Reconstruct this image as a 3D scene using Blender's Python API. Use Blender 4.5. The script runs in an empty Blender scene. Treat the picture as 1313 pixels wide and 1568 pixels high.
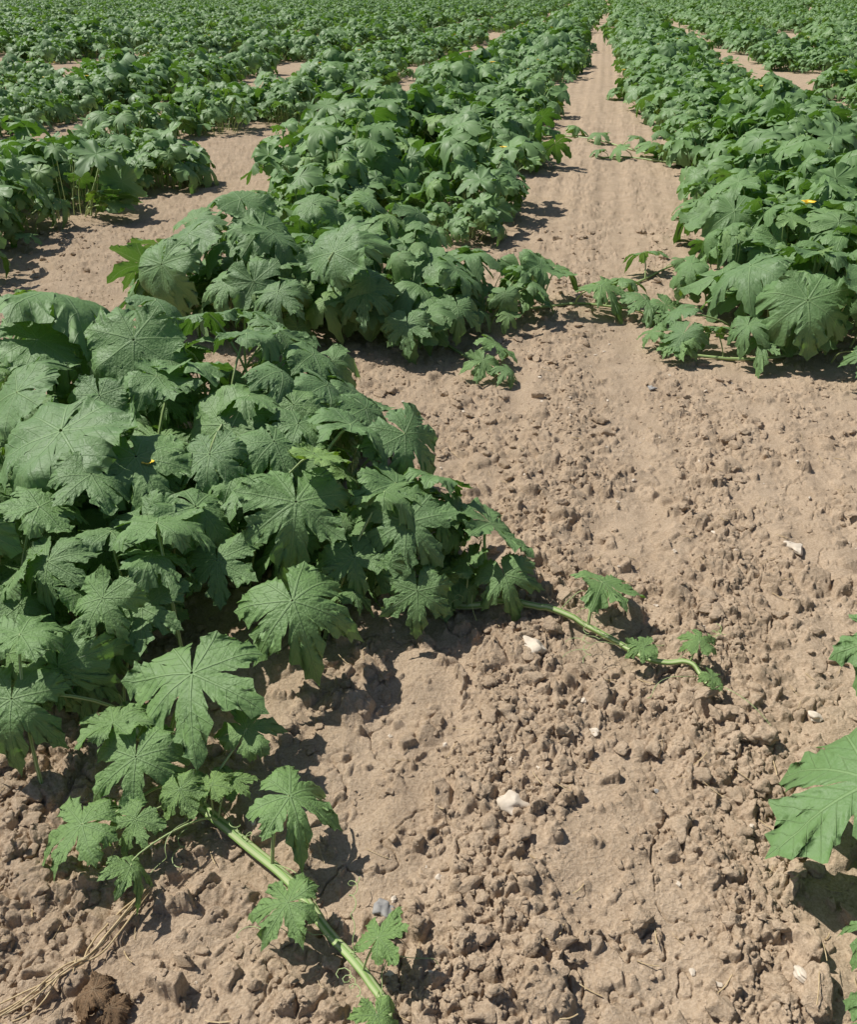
import bpy, math, numpy as np, time
from mathutils import Vector
sc=bpy.context.scene
D2R=math.pi/180
T0=time.time()
# ---------------------------------------------------------------- noise
def h2(ix,iy,seed):
    n=(ix.astype(np.int64)*374761393+iy.astype(np.int64)*668265263+seed*974634777).astype(np.uint64)&np.uint64(0xffffffff)
    n=((n^(n>>np.uint64(13)))*np.uint64(1274126177))&np.uint64(0xffffffff)
    n=((n^(n>>np.uint64(16)))*np.uint64(2246822519))&np.uint64(0xffffffff)
    return ((n>>np.uint64(8))&np.uint64(0xffff)).astype(np.float64)/65535.
def vn(x,y,seed):
    ix=np.floor(x);iy=np.floor(y);fx=x-ix;fy=y-iy
    fx=fx*fx*(3-2*fx);fy=fy*fy*(3-2*fy)
    a=h2(ix,iy,seed);b=h2(ix+1,iy,seed);c=h2(ix,iy+1,seed);d=h2(ix+1,iy+1,seed)
    return (a*(1-fx)+b*fx)*(1-fy)+(c*(1-fx)+d*fx)*fy
def fbm(x,y,seed,o=4):
    s=0;a=.5
    for i in range(o):
        s=s+a*(vn(x,y,seed+i)-.5);x=x*2.03+3.1;y=y*2.03+1.7;a*=.5
    return s
def sstep(a,b,x):
    t=np.clip((x-a)/(b-a),0,1);return t*t*(3-2*t)
def plates(x,y,seed,pres,edge=.16,tilt=1.):
    """angular crumbs: cellular plates with crevices between, each with its own height and tilt"""
    ix=np.floor(x);iy=np.floor(y)
    F1=np.full_like(x,9.);F2=np.full_like(x,9.);DX=np.zeros_like(x);DY=np.zeros_like(x);CX=np.zeros_like(x);CY=np.zeros_like(x)
    for dx in (-1,0,1):
        for dy in (-1,0,1):
            cx=ix+dx;cy=iy+dy
            ex=x-cx-h2(cx,cy,seed);ey=y-cy-h2(cx,cy,seed+11);d=np.sqrt(ex*ex+ey*ey)
            nr=d<F1
            F2=np.where(nr,F1,np.minimum(F2,d));F1=np.where(nr,d,F1)
            DX=np.where(nr,ex,DX);DY=np.where(nr,ey,DY);CX=np.where(nr,cx,CX);CY=np.where(nr,cy,CY)
    a=h2(CX,CY,seed+3);b=h2(CX,CY,seed+5)-.5;c=h2(CX,CY,seed+7)-.5
    e=sstep(.0,edge,F2-F1)*(1-.8*F1*F1)
    H=e*np.clip(.25+.70*a+tilt*(b*DX+c*DY)*1.6,.05,2)
    p=h2(CX,CY,seed+9)<pres
    return np.where(p,H,0)
RN=(0.984,-0.1775); RD=(0.1775,0.984)
def rough(x,y):
    c=x*RN[0]+y*RN[1]; s=x*RD[0]+y*RD[1]
    cw=c+.05*np.sin(s*1.7)+.10*fbm(x*1.5,y*1.5,91,2)
    r=.33+.66*np.exp(-((cw+.04)/.14)**2)+.40*np.exp(-((cw-.47)/.08)**2)-.18*np.exp(-((cw-.24)/.09)**2)-.18*np.exp(-((cw-.75)/.13)**2)
    r+=.20*sstep(-.5,-1.2,c)+.8*fbm(x*1.3,y*1.3,77,3)+1.4*fbm(x*4.5,y*4.5,79,3)
    return np.clip(r,.05,1.)
def soil_h(x,y):
    c=x*RN[0]+y*RN[1]
    h=.10*fbm(x*.35,y*.35,5,3)+.05*fbm(x*2.2,y*2.2,9,3)
    fade=(1-sstep(9,22,y))*(1-.55*sstep(1.5,3.8,y))
    h=h+.006*np.sin(c*2*math.pi/.17+1.6*fbm(x*1.2,y*1.2,3,2))*(.2+.8*vn(x*.8,y*.8,4))*sstep(-.9,-.4,c)*(1-sstep(.9,1.2,c))
    h=h-.006*np.exp(-((c-.24)/.12)**2)+.010*np.exp(-((c+.04)/.15)**2)
    r=rough(x,y);q=sstep(.10,.80,r)
    w1=fbm(x*26,y*26,31,2);w2=fbm(x*26+9,y*26,33,2);w3=fbm(x*90,y*90,35,2);w4=fbm(x*90,y*90+5,37,2)
    wx=x+.024*w1+.009*w3; wy=y+.024*w2+.009*w4
    H=.036*plates(wx/.080,wy/.080,101,.02+r*.34,.26)
    H=np.maximum(H,.026*plates(wx/.044+3.3,wy/.044,151,.06+q*.62,.26))+.3*H
    H=H+.0115*plates(wx/.024+7.3,wy/.024+1.1,201,.18+q*.68,.30)
    H=H+.0045*plates(wx/.0125+2.3,wy/.0125,251,.42+.45*q,.32)*(.5+.5*q)
    crack=np.abs(fbm(x*7,y*7,61,4)); crack=-.016*np.clip(1-crack/.010,0,1)*sstep(-.05,.05,fbm(x*1.7,y*1.7,63,2))
    return h+fade*(H+crack+.010*w3*(.3+q)+.020*fbm(x*13,y*13,45,3))-.045

# ---------------------------------------------------------------- mesh builder
class MB:
    def __init__(s): s.V=[];s.F=[];s.A=[];s.B=[];s.M=[];s.n=0
    def add(s,V,F,A,B,m):
        s.V.append(V);s.F.append(F+s.n);s.A.append(A);s.B.append(B);s.M.append(np.full(len(F),m,np.int32));s.n+=len(V)
    def mesh(s,name,mats):
        V=np.concatenate(s.V).astype(np.float32);F=np.concatenate(s.F).astype(np.int32);M=np.concatenate(s.M)
        me=bpy.data.meshes.new(name)
        me.vertices.add(len(V));me.vertices.foreach_set("co",V.ravel())
        me.loops.add(F.size);me.loops.foreach_set("vertex_index",F.ravel())
        me.polygons.add(len(F));me.polygons.foreach_set("loop_start",np.arange(0,F.size,4,dtype=np.int32))
        me.polygons.foreach_set("material_index",M)
        me.update(calc_edges=True)
        me.polygons.foreach_set("use_smooth",np.ones(len(F),bool))
        for nm,arr in (("lf",s.A),("lf2",s.B)):
            if arr[0] is None: continue
            a=me.attributes.new(nm,'FLOAT_VECTOR','POINT');a.data.foreach_set("vector",np.concatenate(arr).astype(np.float32).ravel())
        for m in mats: me.materials.append(m)
        me.update();return me
def link(name,me,parent=None,loc=(0,0,0),rz=0,scl=1):
    o=bpy.data.objects.new(name,me);sc.collection.objects.link(o)
    o.location=loc;o.rotation_euler=(0,0,rz);o.scale=(scl,)*3
    if parent:o.parent=parent
    return o
_gf={}
def gridf(nu,nv):
    if (nu,nv) not in _gf:
        i=np.arange(nv-1)[:,None]*nu+np.arange(nu-1)[None,:]
        i=i.ravel();_gf[(nu,nv)]=np.stack([i,i+1,i+nu+1,i+nu],1)
    return _gf[(nu,nv)]

# ---------------------------------------------------------------- leaf
LA0=np.array([-151,-106,-54,0,54,106,151.])
EA=np.array([0,.09,.18,.25,.34,.46,.55,.70,.86,1.])
EV=np.array([1,.91,.85,.76,.68,.60,.46,.30,.10,0])
EU=np.array([0,.24,.62,.44,.66,1.14,.78,.82,.0,.0])
def leaf(mb,rng,pos,size,heading,pitch,roll=0,deep=.5,youth=0,lod=2,droop=.3,mat=0,crinkle=1):
    seg,r1,r2={3:(12,5,6),2:(7,2,3),1:(4,1,2),0:(2,0,1)}[lod]
    LA=(LA0+np.r_[0,rng.normal(0,4,5),0])
    bd=np.r_[-174,(LA[1:]+LA[:-1])/2+rng.normal(0,2,6),174]
    LL=np.array([.74,.92,.98,1.08,.98,.92,.74])*(1+rng.normal(0,.06,7))
    deep=deep+.02
    S=np.array([.36,.72,deep+.05,deep,deep,deep+.05,.72,.36])*(1+rng.normal(0,.09,8))
    wl=rng.uniform(.235,.285)+max(0,deep-.36)*.42
    ldr=rng.uniform(-.08,.28,7)
    fold=rng.uniform(-.05,.30);ph=rng.uniform(0,6.28,6);bx,by=rng.normal(0,.14),rng.normal(0,.14)
    rn=rng.random();tj=rng.uniform(.7,1.4)
    q=np.linspace(-1,1,2*seg+1);aa=np.abs(q)
    rr1=np.linspace(.03,1,r1+2)[:-1];rr2=np.linspace(0,1,r2+1)
    a_=heading-math.pi/2;ca,sa=math.cos(a_),math.sin(a_);cr,sr=math.cos(roll),math.sin(roll);cp,sp=math.cos(-pitch),math.sin(-pitch)
    for i in range(7):
        L=LL[i]
        hb=np.where(q<0,LA[i]-bd[i],bd[i+1]-LA[i])*D2R
        Se=np.where(q<0,S[i],S[i+1]);Sm=.5*(S[i]+S[i+1])
        Sx=Se*aa+Sm*(1-aa)
        pu=Sx*np.sin(q*hb);pv=Sx*np.cos(q*hb)
        Qu=Se*np.sin(hb);Qv=Se*np.cos(hb)
        W=np.maximum(wl*L*(1.15 if i in(0,1,5,6) else 1),Qu*.94)
        sj=1+rng.normal(0,.12,2)
        shape=np.interp(aa,EA,EU)*np.where(q<0,sj[0],sj[1]);tv=np.interp(aa,EA,EV)
        near=np.clip((aa-.70)/.30,0,1)
        eu=np.where(aa<=.70,W*shape,(W*.82)*(1-near)**1.3+Qu*(1-(1-near)**1.3))
        if lod>=2:
            k=np.arange(len(q));jt=np.where(k%3==0,.034,np.where(k%3==1,-.022,0))*tj*rng.uniform(.3,1.6,len(q))*(aa<.95)
        else: jt=0
        ev=(Qv+tv*(L-Qv))*(1+jt);eu=eu*np.sign(q)*(1+jt*1.5)
        U=np.concatenate([rr1[:,None]*pu[None],pu[None]+rr2[:,None]*(eu-pu)[None]])
        Vv=np.concatenate([rr1[:,None]*pv[None],pv[None]+rr2[:,None]*(ev-pv)[None]])
        rho=np.sqrt(U*U+Vv*Vv)
        t=LA[i]*D2R;X=U*math.cos(t)+Vv*math.sin(t);Y=-U*math.sin(t)+Vv*math.cos(t)
        th=np.arctan2(X,Y);ds=np.abs(U)
        out=np.concatenate([np.zeros(len(rr1)),rr2])[:,None]
        Z=fold*(np.sqrt(ds*ds+.0009)-.03)-droop*rho**2*(1+.4*np.sin(th*2+ph[5]))-ldr[i]*out*(1-aa[None]**2)*rho**2*1.8
        Z=Z+bx*X*X+by*Y*Y+crinkle*(.075*rho*np.sin(X*6+ph[0])*np.sin(Y*5+ph[1])+.06*rho**3*np.sin(th*8+ph[2])+.05*rho**4*np.sin(X*19+ph[3])*np.sin(Y*17+ph[4]))
        if lod>1: Z=Z+crinkle*.016*np.sin((Vv-ds*.85)*6.3*6.283+rn*6.28)*np.clip(ds*6,0,1)
        X,Y,Z=X*size,Y*size,Z*size
        X,Z=X*cr+Z*sr,-X*sr+Z*cr
        Y,Z=Y*cp-Z*sp,Y*sp+Z*cp
        X,Y=X*ca-Y*sa,X*sa+Y*ca
        V=np.stack([X.ravel()+pos[0],Y.ravel()+pos[1],Z.ravel()+pos[2]],1)
        A=np.stack([Vv.ravel(),ds.ravel(),np.full(V.shape[0],rn)],1)
        B=np.zeros_like(V);B[:,0]=youth
        mb.add(V,gridf(len(q),len(rr1)+len(rr2))[:,::-1],A,B,mat)
def tube(mb,P,rad,sides=6,mat=1,rib=0,youth=0):
    P=np.asarray(P,float);n=len(P);rad=np.broadcast_to(np.asarray(rad,float),(n,))
    T=np.gradient(P,axis=0);T/=np.linalg.norm(T,axis=1)[:,None]+1e-9
    ref=np.array([.13,.21,1.]) if np.abs(T[:,2]).mean()<.8 else np.array([1.,.1,.1])
    U=np.cross(T,ref);U/=np.linalg.norm(U,axis=1)[:,None]+1e-9
    W=np.cross(T,U)
    a=np.linspace(0,2*math.pi,sides+1)
    rr=rad[:,None]*(1+rib*np.cos(a*5))[None,:]
    V=P[:,None,:]+rr[:,:,None]*(np.cos(a)[None,:,None]*U[:,None,:]+np.sin(a)[None,:,None]*W[:,None,:])
    V=V.reshape(-1,3);A=np.zeros_like(V);A[:,0]=np.tile(a/(2*math.pi),n);A[:,1]=np.repeat(np.linspace(0,1,n),sides+1)
    B=np.zeros_like(V);B[:,0]=youth
    mb.add(V,gridf(sides+1,n),A,B,mat)
def crom(P,k=8):
    P=np.asarray(P,float);Q=np.vstack([2*P[0]-P[1],P,2*P[-1]-P[-2]]);o=[]
    for i in range(1,len(Q)-2):
        for t in np.arange(k)/k:
            o.append(.5*((2*Q[i])+(-Q[i-1]+Q[i+1])*t+(2*Q[i-1]-5*Q[i]+4*Q[i+1]-Q[i+2])*t*t+(-Q[i-1]+3*Q[i]-3*Q[i+1]+Q[i+2])*t**3))
    o.append(P[-1]);return np.array(o)
def petiole(mb,base,pos,heading,size,lod=3,youth=0):
    b=np.array(base,float);p=np.array(pos,float);L=np.linalg.norm(p-b)
    hd=np.array([math.cos(heading),math.sin(heading),0])
    T0=np.array([0,0,1.])*L*.9+(p-b)*.3;T1=(hd*.75+np.array([0,0,.35]))*L*.8
    t=np.linspace(0,1,{3:9,2:5,1:3,0:2}[lod])[:,None]
    C=(2*t**3-3*t**2+1)*b+(t**3-2*t**2+t)*T0+(-2*t**3+3*t**2)*p+(t**3-t**2)*T1
    r=max(.0022,size*.034);tube(mb,C,np.linspace(r*1.15,r*.7,len(t)),{3:8,2:5,1:3,0:3}[lod],1,0,youth)
def flower(mb,rng,pos,s):
    n=31;rings=5;th=np.linspace(0,2*math.pi,n);r=np.linspace(.1,1,rings)
    R=(.55+.45*np.abs(np.cos(th*2.5))**.8)
    rho=r[:,None]*(.35+.65*(R[None,:]*r[:,None]+(1-r[:,None])))
    X=rho*np.cos(th)*s;Y=rho*np.sin(th)*s;Z=(r[:,None]*.9-.35*r[:,None]**4+0*th)*s
    V=np.stack([X.ravel()+pos[0]+.3*Z.ravel(),Y.ravel()+pos[1]-.8*Z.ravel(),Z.ravel()+pos[2]],1)
    mb.add(V,gridf(n,rings),np.zeros_like(V),np.zeros_like(V),2)
def crown(mb,rng,cx,cy,R,H,n,size,lod,deep=.6,zmin=.08,pet=True,Rx=None,yb=0):
    Rx=Rx or R
    for i in range(n):
        rr=math.sqrt(rng.random());az=rng.uniform(0,2*math.pi)
        x=cx+Rx*rr*math.cos(az);y=cy+R*rr*math.sin(az)
        zt=H*(1-.5*rr**2.2)*rng.uniform(.66,1.16)
        if rng.random()<.33: zt*=rng.uniform(.35,.75)
        zt=max(zt,zmin)
        hd=az+rng.normal(0,.8);pt=(8+28*rr+rng.normal(0,18))*D2R
        s=size*rng.uniform(.50,1.24)
        yo=yb+rng.uniform(0,.18) if rng.random()<.82 else rng.uniform(.3,.85)
        if yo>.3: s*=.6
        leaf(mb,rng,(x,y,zt),s,hd,pt,rng.normal(0,.35),min(.72,deep+rng.normal(0,.10)),yo,lod,rng.uniform(.05,.55))
        if pet:
            k=rng.uniform(.35,.7)
            petiole(mb,(cx+(x-cx)*k,cy+(y-cy)*k,-.02),(x,y,zt),hd,s,lod,yo)

# ---------------------------------------------------------------- materials
def newmat(name):
    m=bpy.data.materials.new(name);m.use_nodes=True;nt=m.node_tree;nt.nodes.clear()
    return m,nt
class NT:
    def __init__(s,nt): s.nt=nt
    def n(s,t,**k):
        nd=s.nt.nodes.new(t)
        for a,b in k.items():
            if a.startswith("i_"):
                key=a[2:];key=int(key) if key.isdigit() else key.replace("_"," ")
                s.set(nd.inputs[key],b)
            else:setattr(nd,a,b)
        return nd
    def set(s,inp,v):
        if isinstance(v,bpy.types.NodeSocket): s.nt.links.new(v,inp)
        else: inp.default_value=v
    def m(s,op,a,b=0.,c=0.,clamp=False):
        nd=s.nt.nodes.new("ShaderNodeMath");nd.operation=op;nd.use_clamp=clamp
        s.set(nd.inputs[0],a);s.set(nd.inputs[1],b);s.set(nd.inputs[2],c);return nd.outputs[0]
    def mr(s,v,a,b,c=0.,d=1.,smooth=True):
        nd=s.nt.nodes.new("ShaderNodeMapRange");nd.interpolation_type='SMOOTHSTEP' if smooth else 'LINEAR'
        s.set(nd.inputs[0],v)
        for i,q in enumerate((a,b,c,d)): s.set(nd.inputs[i+1],q)
        return nd.outputs[0]
    def mix(s,f,a,b,bt='MIX'):
        nd=s.nt.nodes.new("ShaderNodeMix");nd.data_type='RGBA';nd.blend_type=bt
        s.set(nd.inputs[0],f);s.set(nd.inputs[6],a);s.set(nd.inputs[7],b);return nd.outputs[2]
    def noise(s,vec,scale,detail=3,rough=.5,out=0):
        nd=s.nt.nodes.new("ShaderNodeTexNoise");nd.inputs["Scale"].default_value=scale;nd.inputs["Detail"].default_value=detail;nd.inputs["Roughness"].default_value=rough
        if vec is not None:s.nt.links.new(vec,nd.inputs["Vector"])
        return nd.outputs[out]
def rgb(r,g,b):return (r,g,b,1)
C1=rgb(.045,.130,.026);C2=rgb(.160,.325,.058)
def leaf_mat(name,dry=False,fine=True):
    m,nt=newmat(name);N=NT(nt)
    a=N.n("ShaderNodeAttribute",attribute_name="lf");b=N.n("ShaderNodeAttribute",attribute_name="lf2")
    sp=N.n("ShaderNodeSeparateXYZ",i_0=a.outputs["Vector"]);sb=N.n("ShaderNodeSeparateXYZ",i_0=b.outputs["Vector"])
    x,y,rn=sp.outputs;yo=sb.outputs[0]
    geo=N.n("ShaderNodeNewGeometry");oi=N.n("ShaderNodeObjectInfo")
    w=N.mr(x,0.,1.,.020,.007,False)
    m1=N.mr(N.m('DIVIDE',y,w),.5,1.3,1.,0.)
    vein=m1
    vec=N.n("ShaderNodeVectorMath",operation='MULTIPLY');nt.links.new(a.outputs["Vector"],vec.inputs[0]);vec.inputs[1].default_value=(1,1,9)
    n1=N.noise(vec.outputs[0],3.2,2)
    if fine:
        v=N.m('MULTIPLY_ADD',N.m('SUBTRACT',x,N.m('MULTIPLY',y,.85)),6.3,rn)
        pp=N.m('PINGPONG',v,.5)
        m2=N.m('MULTIPLY',N.mr(pp,.01,.055,1.,0.),N.mr(y,.30,.42,1.,.2))
        vein=N.m('MAXIMUM',m1,N.m('MULTIPLY',m2,.6))
        n2=N.noise(vec.outputs[0],22,3)
    if dry:
        base=N.mix(n1,rgb(.16,.10,.055),rgb(.30,.20,.12));col=N.mix(N.m('MULTIPLY',vein,.5),base,rgb(.34,.25,.16))
    else:
        base=N.mix(N.mr(N.m('ADD',N.m('MULTIPLY',n1,.55),N.m('MULTIPLY',rn,.5)),.2,.85),C1,C2)
        base=N.mix(N.m('MULTIPLY',oi.outputs["Random"],.35),base,rgb(.075,.18,.06))
        if fine: base=N.mix(N.mr(n2,.45,.75,0.,.45),base,rgb(.23,.38,.15))
        base=N.mix(yo,base,rgb(.32,.49,.05))
        col=N.mix(N.m('MULTIPLY',vein,.66 if fine else .4),base,rgb(.37,.54,.22))
        col=N.mix(N.m('MULTIPLY',geo.outputs["Backfacing"],.7),col,rgb(.18,.29,.12))
    pb=N.n("ShaderNodeBsdfPrincipled");nt.links.new(col,pb.inputs["Base Color"])
    tr=N.n("ShaderNodeBsdfTranslucent");N.set(tr.inputs[0],N.mix(.5,col,rgb(.24,.52,.02)) if not dry else col)
    if fine:
        hgt=N.m('ADD',N.m('MULTIPLY',vein,-.6),N.m('MULTIPLY',n2,.9))
        bp=N.n("ShaderNodeBump",i_Strength=.8,i_Distance=.005);nt.links.new(hgt,bp.inputs["Height"])
        nt.links.new(bp.outputs[0],pb.inputs["Normal"])
    N.set(pb.inputs["Roughness"],N.mr(n1,.3,.7,.52,.66) if not dry else .9)
    pb.inputs["Specular IOR Level"].default_value=.5 if not dry else .2
    mx=N.n("ShaderNodeMixShader");mx.inputs[0].default_value=.20 if not dry else .1
    nt.links.new(pb.outputs[0],mx.inputs[1]);nt.links.new(tr.outputs[0],mx.inputs[2])
    o=N.n("ShaderNodeOutputMaterial");nt.links.new(mx.outputs[0],o.inputs[0]);return m
def stem_mat():
    m,nt=newmat("stem");N=NT(nt)
    a=N.n("ShaderNodeAttribute",attribute_name="lf");sp=N.n("ShaderNodeSeparateXYZ",i_0=a.outputs["Vector"])
    st=N.mr(N.m('PINGPONG',N.m('MULTIPLY',sp.outputs[0],5.),.5),.12,.34)
    c=N.mix(st,rgb(.19,.31,.07),rgb(.46,.53,.26))
    pb=N.n("ShaderNodeBsdfPrincipled",i_Roughness=.55);nt.links.new(c,pb.inputs["Base Color"])
    o=N.n("ShaderNodeOutputMaterial");nt.links.new(pb.outputs[0],o.inputs[0]);return m
def simple(name,c1,c2,scale=20,rough=.8,bump=.3,bd=.003):
    m,nt=newmat(name);N=NT(nt);geo=N.n("ShaderNodeNewGeometry")
    n=N.noise(geo.outputs["Position"],scale,4,.6);pb=N.n("ShaderNodeBsdfPrincipled",i_Roughness=rough)
    nt.links.new(N.mix(N.mr(n,.3,.7),rgb(*c1),rgb(*c2)),pb.inputs["Base Color"])
    bp=N.n("ShaderNodeBump",i_Strength=bump,i_Distance=bd);nt.links.new(n,bp.inputs["Height"]);nt.links.new(bp.outputs[0],pb.inputs["Normal"])
    o=N.n("ShaderNodeOutputMaterial");nt.links.new(pb.outputs[0],o.inputs[0]);return m
def soil_mat():
    m,nt=newmat("dry_soil");N=NT(nt);geo=N.n("ShaderNodeNewGeometry");P=geo.outputs["Position"]
    b=N.noise(P,9,4,.65);c=N.noise(P,170,4,.75)
    col=N.mix(N.mr(b,.3,.7),rgb(.455,.338,.228),rgb(.58,.445,.312))
    col=N.mix(N.mr(c,.32,.68),N.mix(.42,col,rgb(.28,.195,.125)),N.mix(.35,col,rgb(.72,.59,.44)))
    bp=N.n("ShaderNodeBump",i_Strength=.9,i_Distance=.008);nt.links.new(c,bp.inputs["Height"])
    pb=N.n("ShaderNodeBsdfDiffuse",i_Roughness=.4)
    nt.links.new(col,pb.inputs["Color"]);nt.links.new(bp.outputs[0],pb.inputs["Normal"])
    o=N.n("ShaderNodeOutputMaterial");nt.links.new(pb.outputs[0],o.inputs[0]);return m
ML=leaf_mat("squash_leaf");ML2=leaf_mat("squash_leaf_field",fine=False)
MS=stem_mat();MF=simple("petal",(.80,.50,.02),(.88,.62,.04),60,.5);SOIL=soil_mat()
MDL=leaf_mat("dry_leaf",True);MST=simple("straw",(.42,.30,.15),(.60,.47,.28),80,.7)
MGS=simple("grey_stone",(.22,.21,.20),(.38,.36,.33),40,.8,.6);MTS=simple("pale_stone",(.54,.46,.36),(.70,.60,.48),40,.9,.6)
PM=[ML,MS,MF];PM2=[ML2,MS,MF]

# ---------------------------------------------------------------- ground
ys=[-40,-20,-10,-5,-3,-2,-1.2,-.6,-.2,.05,.2,.3,.4,.48]+list(np.arange(.5,.64,.01));y=.64
while y<3000:
    ys.append(y);y+=(.0017+.0008*y*y) if y<30 else .03*y
ys=np.array(ys,float)
oc=1+np.cumsum(np.linspace(.002,.014,90))
oc=np.r_[oc,oc[-1]*np.array([1.3,1.8,3,6,15,40,120,400])]
sx=np.r_[-oc[::-1],np.linspace(-1,1,1040),oc]
W=.28+.53*np.sqrt(np.clip(ys,0,None)**2+2.25)
X=sx[None,:]*W[:,None];Y=np.repeat(ys[:,None],len(sx),1)
Z=soil_h(X.ravel(),Y.ravel())
fz=1-sstep(60,300,np.hypot(X,Y).ravel());Z=Z*fz-.045*(1-fz)
mb=MB();V=np.stack([X.ravel(),Y.ravel(),Z],1)
mb.add(V,gridf(len(sx),len(ys)),None,None,0)
link("field_soil",mb.mesh("field_soil",[SOIL]))
print("ground verts",len(V),time.time()-T0)

# ---------------------------------------------------------------- clods
def qsphere(n):
    u=np.linspace(-1,1,n+1);vs=[];fs=[];k=0
    for ax in range(3):
        for sg in (-1,1):
            A,B=np.meshgrid(u,u);P=np.zeros((A.size,3));P[:,ax]=sg;P[:,(ax+1)%3]=np.tan(A.ravel()*math.pi/4);P[:,(ax+2)%3]=np.tan(B.ravel()*math.pi/4)
            f=gridf(n+1,n+1)+k
            if sg<0:f=f[:,::-1]
            vs.append(P);fs.append(f);k+=len(P)
    V=np.concatenate(vs);V/=np.linalg.norm(V,axis=1)[:,None]
    key={};idx=np.zeros(len(V),int);out=[]
    for i,p in enumerate(V):
        q=tuple(np.round(p,4)+0.)
        if q not in key:key[q]=len(out);out.append(p)
        idx[i]=key[q]
    return np.array(out),idx[np.concatenate(fs)]
def clods(mb,rng,pos,rad,n,mat=0,flat=(.5,.9),planes=14,jit=.085):
    S,F=qsphere(n);N=len(pos);V=np.repeat(S[None],N,0)
    for k in range(planes):
        d=rng.normal(size=(N,3));d/=np.linalg.norm(d,axis=1)[:,None];c=rng.uniform(.45,.95,N)
        dt=np.einsum('nvk,nk->nv',V,d);ex=np.clip(dt-c[:,None],0,None)
        V=V-ex[:,:,None]*d[:,None,:]
    for k in range(4):
        d=rng.normal(size=(N,3))*3.4;p=rng.uniform(0,6.28,N)
        V=V*(1+.10*np.sin(np.einsum('nvk,nk->nv',V,d)+p[:,None]))[:,:,None]
    V=V*(1+rng.normal(0,jit,(N,len(S),1)))
    V=V*np.stack([rng.uniform(.9,1.4,N),rng.uniform(.8,1.2,N),rng.uniform(*flat,N)],1)[:,None,:]
    a=rng.uniform(0,6.28,N);ca,sa=np.cos(a)[:,None],np.sin(a)[:,None]
    x=V[:,:,0]*ca-V[:,:,1]*sa;y=V[:,:,0]*sa+V[:,:,1]*ca;z=V[:,:,2]
    V=np.stack([x,y,z],2)*rad[:,None,None]+pos[:,None,:]
    Fa=(F[None]+(np.arange(N)*len(S))[:,None,None]).reshape(-1,4)
    V=V.reshape(-1,3);mb.add(V,Fa,None,None,mat)
rng=np.random.default_rng(11)
M=170000
py=.5+6.0*rng.random(M)**1.6;px=rng.uniform(-1,1,M)*(.8+.6*py)
rg=rough(px,py);keep=rng.random(M)<rg**1.4*.32+.02
px,py=px[keep],py[keep];rr=.0033*(1-rng.random(len(px)))**(-.50);rr=np.clip(rr,.0033,.027)
pz=soil_h(px,py)+rr*.12;pos=np.stack([px,py,pz],1)
mb=MB();big=(rr>.008)&(rr<=.016);huge=rr>.016
clods(mb,rng,pos[rr<=.008],rr[rr<=.008],2,jit=.12);clods(mb,rng,pos[big],rr[big],5);clods(mb,rng,pos[huge],rr[huge],9,jit=.05)
link("soil_clods",mb.mesh("soil_clods",[SOIL]))
print("clods",len(px),time.time()-T0)
pp=[(float(x),float(y),float(r)) for y,x,r in zip(.6+3.5*rng.random(150)**1.4,rng.uniform(-.6,1.4,150),rng.uniform(.0025,.009,150))]
for nm,mat,lst in (("pale_stone",MTS,[(.18,1.23,.034),(1.18,2.22,.036),(.96,1.50,.022),(.68,.85,.022),(.28,1.72,.03),(.61,1.30,.024),(.40,1.44,.014)]+pp),("grey_stone",MGS,[(-.09,.97,.022),(1.01,3.5,.02),(.515,1.27,.007)])):
    a=np.array(lst);mb=MB();p=np.stack([a[:,0],a[:,1],soil_h(a[:,0],a[:,1])+a[:,2]*.3],1)
    clods(mb,rng,p,a[:,2],10,0,(.45,.65),16,.02);link(nm,mb.mesh(nm,[mat]))

# ---------------------------------------------------------------- near squash plant
def nearest(P,q):
    d=np.linalg.norm(P[:,:2]-np.array(q[:2]),axis=1);i=d.argmin();return P[i],d[i]
rng=np.random.default_rng(5)
vA=crom([(-.76,1.52,0),(-.62,1.34,0),(-.49,1.21,0),(-.39,1.13,0),(-.28,1.04,0),(-.19,.93,0),(-.11,.84,0),(-.07,.78,0),(-.09,.72,0)],8)
vB=crom([(-.19,2.07,0),(.06,1.91,0),(.21,1.89,0),(.35,1.85,0),(.49,1.76,0),(.59,1.67,0),(.68,1.64,0),(.71,1.58,0)],8)
def lay(v,base):
    g=soil_h(v[:,0],v[:,1]);k=np.ones(9)/9;g=np.convolve(np.pad(g,4,'edge'),k,'valid');v[:,2]=np.maximum(g,soil_h(v[:,0],v[:,1])-.005)+base
    v[:,2]=np.convolve(np.pad(v[:,2],2,'edge'),np.ones(5)/5,'valid');return v
vA=lay(vA,.020);vB=lay(vB,.022)
mb=MB()
tube(mb,vA,np.linspace(.0130,.0070,len(vA)),20,1,.09);tube(mb,vB,np.linspace(.0115,.006,len(vB)),20,1,.09)
VV=[vA,vB]
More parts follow.
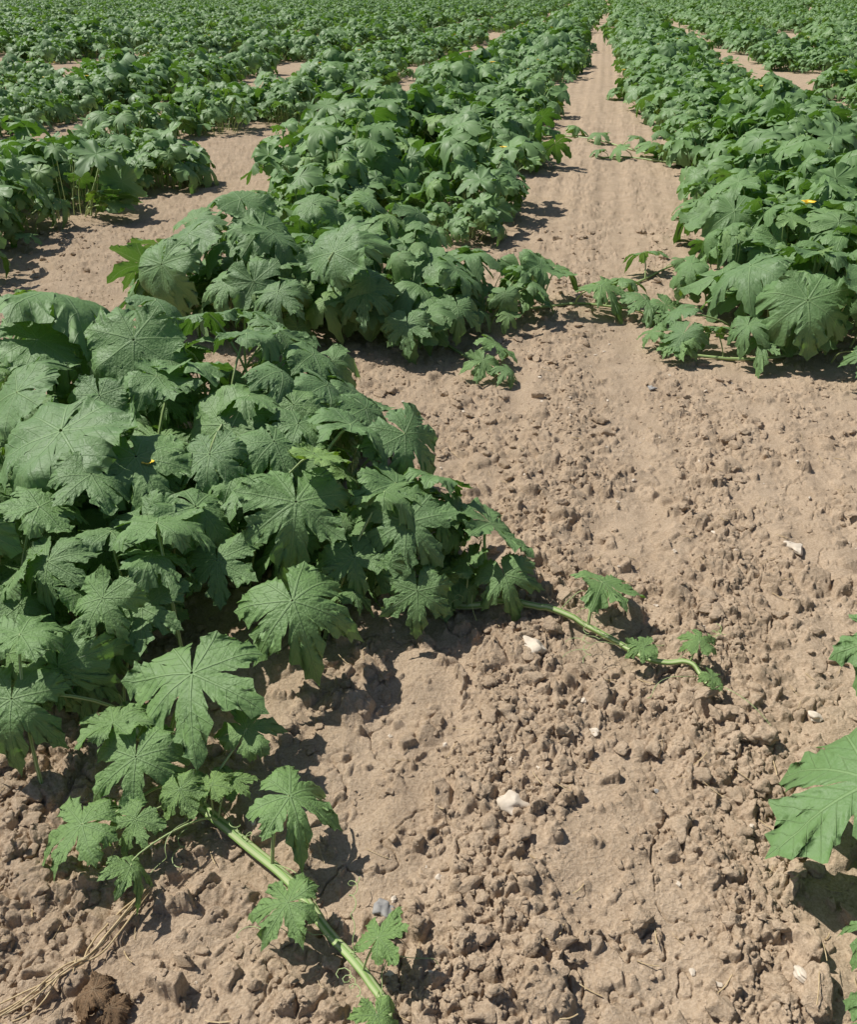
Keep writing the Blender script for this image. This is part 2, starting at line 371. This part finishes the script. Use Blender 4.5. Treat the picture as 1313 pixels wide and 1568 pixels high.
# x,y,z,width,heading deg,pitch deg,deep,youth
H=[(-.35,1.89,.35,.33,-85,32,.34,0),(-1.03,2.11,.45,.42,-110,20,.70,0),(-1.31,2.69,.50,.33,30,15,.5,0),(-.99,2.69,.50,.35,-90,45,.7,0),
(-1.32,2.93,.58,.50,10,12,.6,0),(-.81,2.58,.45,.32,60,20,.6,0),(-.81,2.05,.40,.31,-60,20,.46,0),(-.69,1.79,.35,.26,110,10,.34,0),(-.62,1.90,.33,.27,-30,25,.46,0),
(-.63,2.31,.37,.32,60,-45,.68,.15),(-.31,2.01,.43,.19,-10,10,.45,.9),(-.23,2.25,.40,.30,20,22,.45,0),(-.07,2.25,.37,.25,-25,35,.45,0),(-.09,2.04,.32,.28,-20,25,.36,.05),
(-.06,1.90,.28,.27,-100,35,.32,0),(-.03,1.78,.14,.21,-90,45,.30,.1),(-.33,1.61,.24,.30,-65,25,.28,.05),(.18,2.02,.20,.27,-15,30,.32,.05),(.21,1.88,.12,.20,-70,30,.30,.15),
(.11,1.94,.12,.15,110,10,.30,.25),(.48,1.86,.11,.21,-5,15,.26,.25),(-1.01,1.85,.36,.24,70,5,.45,0),(-.94,1.69,.30,.22,-90,30,.30,.05),(-.82,1.81,.31,.22,100,15,.38,0),
(-.77,1.57,.28,.20,-120,35,.32,.1),(-.69,1.72,.30,.22,20,18,.34,0),(-.70,1.61,.22,.23,-80,30,.30,.05),(-.91,1.44,.28,.22,100,5,.38,.05),(-.90,1.32,.20,.24,-80,30,.32,.05),
(-.53,1.40,.20,.32,-80,12,.27,.05),(-.62,1.23,.12,.23,-85,25,.27,.15),(-.69,1.31,.14,.17,110,10,.27,.3),(-.40,1.31,.12,.15,70,-15,.27,.35),(-.28,1.13,.12,.20,-10,12,.25,.2),
(-.26,.93,.07,.14,185,10,.26,.35),(-.09,.87,.06,.11,60,-10,.27,.45),(-.70,1.10,.07,.18,190,10,.26,.3),(-.52,1.18,.08,.11,-60,20,.27,.6),(-.58,1.02,.05,.11,-40,10,.27,.45),
(.70,1.66,.07,.10,80,-20,.27,.4),(.56,1.66,.05,.09,200,10,.27,.4),(.71,1.56,.04,.08,-60,10,.27,.5),(-.085,.74,.05,.09,-70,10,.27,.7),(-.46,1.20,.07,.10,90,-10,.27,.8),(-.6,1.12,.06,.12,240,20,.26,.35),(-.42,1.22,.06,.09,20,0,.26,.6),
(-.62,2.75,.50,.26,70,10,.50,0),(-.47,2.51,.46,.26,-20,28,.46,0),(-.40,2.76,.42,.25,-5,30,.5,0),(-.80,2.96,.50,.26,150,15,.5,0),(-1.03,3.11,.50,.26,60,15,.5,0),
(-.33,2.54,.40,.27,-15,35,.48,0),(-.42,2.39,.40,.24,-40,25,.45,.3),(-.55,2.37,.44,.24,60,15,.45,.2),(-1.01,2.37,.44,.22,-70,35,.45,0),(-.26,2.66,.33,.24,10,40,.45,0),
(-1.25,2.35,.46,.34,160,20,.6,0),(-1.2,1.75,.36,.3,-120,25,.45,0),(-.85,2.45,.47,.24,0,15,.45,0),(-.12,1.98,.33,.22,60,10,.38,.2),(-.5,2.02,.34,.26,200,15,.4,0),
(-.45,2.18,.38,.26,-60,25,.4,0),(-.62,2.1,.38,.24,-90,25,.4,0),(-.2,2.45,.36,.24,-20,35,.42,0),(.02,2.12,.30,.22,40,30,.38,.1),(.08,2.08,.2,.2,-30,35,.32,.1),
(-1.0,1.62,.22,.2,-60,25,.32,.1),(-.82,1.48,.14,.18,-80,20,.30,.1),(-.75,1.85,.3,.24,-70,30,.38,0),(-.55,1.78,.24,.22,-80,30,.34,0),(-.2,1.85,.2,.2,-70,30,.30,.1),(-.9,1.95,.4,.24,-60,20,.38,0),
(-.55,2.95,.44,.26,20,25,.5,0),(-.35,2.9,.34,.22,-30,30,.45,.1),(-.70,3.15,.44,.26,80,15,.5,0)]
for (x,y,z,w,hd,pt,dp,yo) in H:
    hd*=D2R;s=w*.55
    if y<2.1: yo=yo+.12
    leaf(mb,rng,(x,y,z),s,hd,pt*D2R,rng.normal(0,.20),dp,yo,3,rng.uniform(.05,.36),0,1.5 if w<.16 else 1)
    best=min((nearest(v,(x,y)) for v in VV),key=lambda t:t[1])
    if z<.26 and best[1]<.32: b=best[0]+np.array([0,0,.005])
    else:
        q=(x-math.cos(hd)*z*.55,y-math.sin(hd)*z*.55);b=np.array([q[0]+rng.normal(0,.03),q[1]+rng.normal(0,.03),-.01])
        b[0]=min(b[0],-.05) if y<2.1 else b[0]
    petiole(mb,b,(x,y,z),hd,s,3,yo*.5)
for (cx,cy,R,Hh,n,s) in [(-1.15,2.45,.40,.42,30,.14),(-.75,2.15,.38,.36,32,.13),(-.40,2.35,.32,.36,30,.12),(-.30,2.0,.24,.26,24,.11),(-.8,2.8,.36,.44,26,.13),(-1.2,1.95,.34,.32,28,.13),(-.95,1.62,.26,.25,26,.11),(-.05,2.08,.2,.22,18,.105),(-1.5,2.7,.4,.48,20,.15),(-.45,2.68,.25,.38,20,.12),(-1.4,3.1,.35,.46,16,.15)]:
    crown(mb,rng,cx,cy,R,Hh,n,s,3,.36,yb=.08)
def tendrils(mb,v,n,lo=.1,j0=8):
    for k in range(n):
        j=rng.integers(j0,len(v));p=v[j].copy();a=rng.uniform(0,6.28);t=np.linspace(0,1,40)
        L=rng.uniform(.06,.2);curl=rng.uniform(0,14);cr=.012
        C=np.stack([p[0]+L*t*math.cos(a)+cr*t*np.cos(curl*t*3),p[1]+L*t*math.sin(a)+cr*t*np.sin(curl*t*3),p[2]+.06*np.sin(t*math.pi)*rng.random()+.008],1)
        C[:,2]=np.maximum(C[:,2],soil_h(C[:,0],C[:,1])+.002)
        tube(mb,C,.0009,4,1,0,.5)
tendrils(mb,vA,18);tendrils(mb,vB,14)
flower(mb,rng,(-.78,2.05,.38),.018)
link("squash_plant",mb.mesh("squash_plant",PM))

# right-hand plant reaching in from outside the frame
mb=MB()
for (x,y,z,w,hd,pt,dp,yo) in [(.86,1.10,.20,.40,195,22,.40,0),(1.04,1.44,.28,.25,170,15,.36,0),(.80,.86,.10,.15,150,20,.3,.1),(.75,.70,.13,.2,190,20,.36,0),(1.05,1.2,.3,.3,60,10,.4,0)]:
    leaf(mb,rng,(x,y,z),w*.53,hd*D2R,pt*D2R,rng.normal(0,.1),dp,yo,3,.2);petiole(mb,(x+.22,y+.02,-.02),(x,y,z),hd*D2R,w*.5,3)
crown(mb,rng,1.5,1.15,.42,.42,34,.15,3,.4)
link("squash_plant",mb.mesh("squash_plant",PM))

def vine(mb,pts,r0,r1,off=.015,leaves=(),lod=3):
    v=lay(crom(pts,8),off);tube(mb,v,np.linspace(r0,r1,len(v)),10,1,.06)
    for (t,sz,z,side) in leaves:
        i=int(t*(len(v)-1));p=v[i];j=max(i-1,0);d=v[min(j+2,len(v)-1)]-v[j];a=math.atan2(d[1],d[0])+side
        q=(p[0]+.6*sz*math.cos(a),p[1]+.6*sz*math.sin(a),p[2]+z)
        leaf(mb,rng,q,sz*.62,a,rng.uniform(.1,.5),rng.normal(0,.2),.29,rng.uniform(.1,.35),lod,.25);petiole(mb,p,q,a,sz*.5,lod,.2)
mb=MB()
for (x,y,z,w,hd,pt,dp) in [(1.72,3.73,.30,.42,-95,50,.46),(1.56,4.07,.36,.40,190,25,.5),(1.25,4.08,.14,.26,185,25,.30),(1.22,3.85,.10,.22,220,40,.30),(1.88,4.12,.42,.38,80,10,.5),(2.0,3.75,.38,.36,-40,30,.5),(1.5,3.8,.16,.22,-120,30,.36),(2.2,4.0,.45,.36,-20,15,.5),(1.95,3.45,.14,.2,-80,30,.36)]:
    leaf(mb,rng,(x,y,z),w*.56,hd*D2R,pt*D2R,rng.normal(0,.1),dp,0,3,.25);petiole(mb,(x*.5+.95,y*.5+2.05,-.02),(x,y,z),hd*D2R,w*.5,3)
crown(mb,rng,2.0,4.25,.5,.42,40,.17,2,.42)
crown(mb,rng,1.75,4.7,.4,.36,26,.16,2,.42)
crown(mb,rng,2.2,5.1,.5,.44,40,.17,2,.42)
crown(mb,rng,2.15,5.8,.45,.42,36,.17,2,.42)
vine(mb,[(1.9,3.95,0),(1.6,3.85,0),(1.35,3.9,0),(1.15,4.0,0)],.010,.006,.012,[(.3,.2,.12,.8),(.55,.18,.12,-1),(.75,.2,.1,1),(.95,.15,.08,0)])
flower(mb,rng,(2.05,4.75,.50),.04)
link("squash_plant",mb.mesh("squash_plant",PM))
mb=MB()
for (x,y,z,w,hd,pt,dp) in [(-.44,3.93,.46,.38,50,-50,.66),(-.82,4.22,.5,.36,-60,35,.5),(-.30,3.92,.28,.3,-90,35,.38),(.14,3.94,.2,.26,-80,35,.30),(-1.20,4.29,.46,.4,200,35,.55),(-1.05,4.9,.5,.36,120,-20,.5),(-1.3,4.1,.36,.38,-110,60,.66),(.6,4.49,.25,.28,-20,35,.32),(-.7,3.85,.3,.3,-100,30,.36),(-.1,3.75,.18,.26,-90,40,.32),(-.95,3.95,.32,.28,-110,30,.36)]:
    leaf(mb,rng,(x,y,z),w*.56,hd*D2R,pt*D2R,rng.normal(0,.1),dp,0,3,.25);petiole(mb,(x,y+.25,-.02),(x,y,z),hd*D2R,w*.5,3)
for (cx,cy,R,Hh,n,s) in [(-.75,4.35,.5,.46,48,.165),(-.15,4.25,.45,.38,46,.15),(.25,4.5,.38,.28,32,.135),(-1.15,4.6,.45,.46,36,.165),(-.4,5.0,.55,.48,46,.165)]:
    crown(mb,rng,cx,cy,R,Hh,n,s,2,.38)
vine(mb,[(.0,4.2,0),(.15,3.9,0),(.25,3.7,0),(.34,3.55,0)],.009,.005,.012,[(.5,.2,.1,.7),(.75,.16,.08,-.8),(.95,.12,.05,0)])
vine(mb,[(.3,4.6,0),(.6,4.6,0),(.9,4.65,0),(1.15,4.6,0),(1.22,4.45,0)],.010,.005,.012,[(.15,.28,.15,-.9),(.3,.28,.18,.9),(.45,.28,.14,-1.),(.6,.26,.12,1.),(.75,.24,.1,-.8),(.9,.2,.08,.5),(1.,.12,.04,0)])
vine(mb,[(1.1,4.9,0),(1.35,5.2,0),(1.6,5.5,0),(1.87,5.6,0)],.008,.005,.012,[(.35,.26,.12,.6),(.6,.14,.06,-1),(.98,.14,.06,0)])
link("squash_plant",mb.mesh("squash_plant",PM))
mb=MB()
vine(mb,[(1.0,11.3,0),(1.34,11.3,0),(1.98,10.9,0),(2.3,10.2,0),(2.7,9.7,0)],.01,.007,.012,[(.1,.35,.12,.8),(.25,.3,.1,-.8),(.4,.28,.1,.8),(.55,.26,.1,-.8),(.7,.3,.12,.8),(.85,.35,.12,-.8),(.95,.35,.14,.8)],2)
vine(mb,[(2.9,9.2,0),(2.5,9.4,0),(2.1,9.7,0),(1.85,9.6,0)],.01,.007,.012,[(.1,.35,.14,.8),(.35,.28,.1,-.8),(.6,.26,.1,.8),(.9,.2,.08,-.4)],2)
vine(mb,[(2.9,7.3,0),(2.55,7.1,0),(2.3,6.9,0),(2.1,6.85,0)],.01,.006,.012,[(.1,.35,.16,.8),(.35,.3,.12,-.8),(.55,.28,.1,.8),(.75,.26,.1,-.6),(.98,.2,.06,0)],2)
link("squash_plant",mb.mesh("squash_plant",PM))
print("near",time.time()-T0)
# ---------------------------------------------------------------- rows of the field
midv=[];farv=[];patch=[]
for i in range(7):
    rng=np.random.default_rng(100+i);mb=MB();crown(mb,rng,0,0,.58,.50,45,.168,2,.41)
    if i==3: flower(mb,rng,(.2,-.3,.44),.03)
    midv.append(mb.mesh("squash_crown_mid",PM2))
for i in range(5):
    rng=np.random.default_rng(200+i);mb=MB();crown(mb,rng,0,0,.58,.50,40,.172,1,.42);
    if i==2: flower(mb,rng,(.2,-.3,.46),.04)
    farv.append(mb.mesh("squash_crown_far",PM2))
for i in range(5):
    rng=np.random.default_rng(300+i);mb=MB()
    for q in range(4): crown(mb,rng,rng.uniform(-.35,.35),-1.1+.75*q,.75,rng.uniform(.38,.6),40,.17,0,.5,pet=False,Rx=rng.uniform(.7,1.05))
    patch.append(mb.mesh("squash_row_patch",PM2))
rng=np.random.default_rng(42)
ang=math.atan2(-RD[0],RD[1])
cnt=0
def f1(a,b,s,o=2): return float(fbm(np.array([a]),np.array([b]),s,o)[0])
for k in range(-34,34):
    c0=-1.45+3.05*k
    par=bpy.data.objects.new("squash_row",None);sc.collection.objects.link(par);used=0
    s=3.0
    while s<32:
        for side in (-.50,.34):
            c=c0+side+rng.normal(0,.19);ss=s+rng.normal(0,.15)
            if k==1 and ss<9 and side<0: c+=.28
            x=c*RN[0]+ss*RD[0];y=c*RN[1]+ss*RD[1]
            if y<2.2 or abs(x)>.62*y+3.5: continue
            if k==0 and y<5.3: continue
            if k==1 and y<5.2: continue
            if k==-1 and y<5.2: continue
            if k==0 and 7.6<y<8.8 and side>0: continue
            if k>=2 and y<9: continue
            g=f1(ss*.36+k*17.3,k*5.1+side,500)
            if g>(.085 if k not in(0,1) else (.2 if k==0 else .26)): continue
            low=1-.4*max(0,min(1,(g+.06)/.14))
            if k==1: low=max(low,.78)
            me=midv[rng.integers(len(midv))] if y<13 else farv[rng.integers(len(farv))]
            sc_=rng.uniform(.72,1.16)*low*(1.14 if k==0 else 1.0)
            link("crown",me,par,(x,y,-.02),rng.uniform(0,6.28),sc_);used+=1
        s+=.60
    s=32
    while s<190:
        x=c0*RN[0]+s*RD[0]+rng.normal(0,.15);y=c0*RN[1]+s*RD[1]
        if y>5 and abs(x)<.62*y+4:
            if f1(s*.12+k*7.3,k*5.1,520)<.12:
                link("crown_patch",patch[rng.integers(5)],par,(x,y,-.02),ang+(math.pi if rng.random()<.5 else 0),rng.uniform(.85,1.2));used+=1
        s+=2.6
    cnt+=used
    if not used: bpy.data.objects.remove(par)
print("instances",cnt)

# ---------------------------------------------------------------- dry stems, dead leaf, straw
rng=np.random.default_rng(9)
mb=MB()
for k in range(5):
    o=rng.normal(0,.012,2);P=crom([(-.56+o[0]*.3,1.03,0),(-.62+o[0],.91+o[1],0),(-.66+o[1],.86,0),(-.73+o[0]*2,.78+o[1],0),(-.86,.70+o[0],0)],8);P=lay(P,.006+.004*k)
    tube(mb,P,np.linspace(.0022,.0015,len(P)),6,0)
link("dry_stem",mb.mesh("dry_stem",[MST]))
mb=MB()
for (x,y,w,hd) in [(-.60,.82,.10,200),(-.56,.79,.07,-60)]:
    leaf(mb,rng,(x,y,float(soil_h(np.array([x]),np.array([y]))[0])+.025),w*.5,hd*D2R,.1,.2,.7,0,3,.6,0,4.)
link("dry_leaf",mb.mesh("dry_leaf",[MDL]))
mb=MB()
n=420;yy=.5+5*rng.random(n)**1.6;xx=rng.uniform(-1,1,n)*(.6+.5*yy)
for x,y in zip(xx,yy):
    a=rng.uniform(0,6.28);L=rng.uniform(.006,.03);t=np.linspace(-1,1,5)
    P=np.stack([x+L*t*math.cos(a),y+L*t*math.sin(a)+.003*t*t,0*t],1);g=soil_h(P[:,0],P[:,1]);P[:,2]=g.max()+.002+rng.uniform(-.3,.3)*L*t*.5
    tube(mb,P,rng.uniform(.0006,.0014),4,0)
link("straw_debris",mb.mesh("straw_debris",[MST]))

# ---------------------------------------------------------------- light, camera
el=55*D2R;az=-66*D2R
S=Vector((math.cos(el)*math.sin(az),math.cos(el)*math.cos(az),math.sin(el)))
w=bpy.data.worlds.new("World");sc.world=w;w.use_nodes=True;nt=w.node_tree
sky=nt.nodes.new("ShaderNodeTexSky");sky.sky_type='NISHITA';sky.sun_disc=False;sky.sun_elevation=el;sky.sun_rotation=az%(2*math.pi)
bg=nt.nodes["Background"];bg.inputs[1].default_value=.070;nt.links.new(sky.outputs[0],bg.inputs[0])
l=bpy.data.lights.new("sun","SUN");l.energy=5.0;l.angle=.5*D2R;l.color=(1,.97,.905)
lo=bpy.data.objects.new("sun",l);sc.collection.objects.link(lo);lo.rotation_euler=S.to_track_quat('Z','Y').to_euler();lo.location=S*30
cam=bpy.data.cameras.new("camera");cam.sensor_fit='VERTICAL';cam.sensor_height=24;cam.lens=24*1285/1568;cam.clip_start=.05;cam.clip_end=5000
co=bpy.data.objects.new("camera",cam);sc.collection.objects.link(co);co.location=(0,0,1.5);co.rotation_euler=(58*D2R,0,0)
sc.camera=co
sc.view_settings.view_transform='Standard';sc.view_settings.look='None';sc.view_settings.exposure=0
print("done",time.time()-T0)
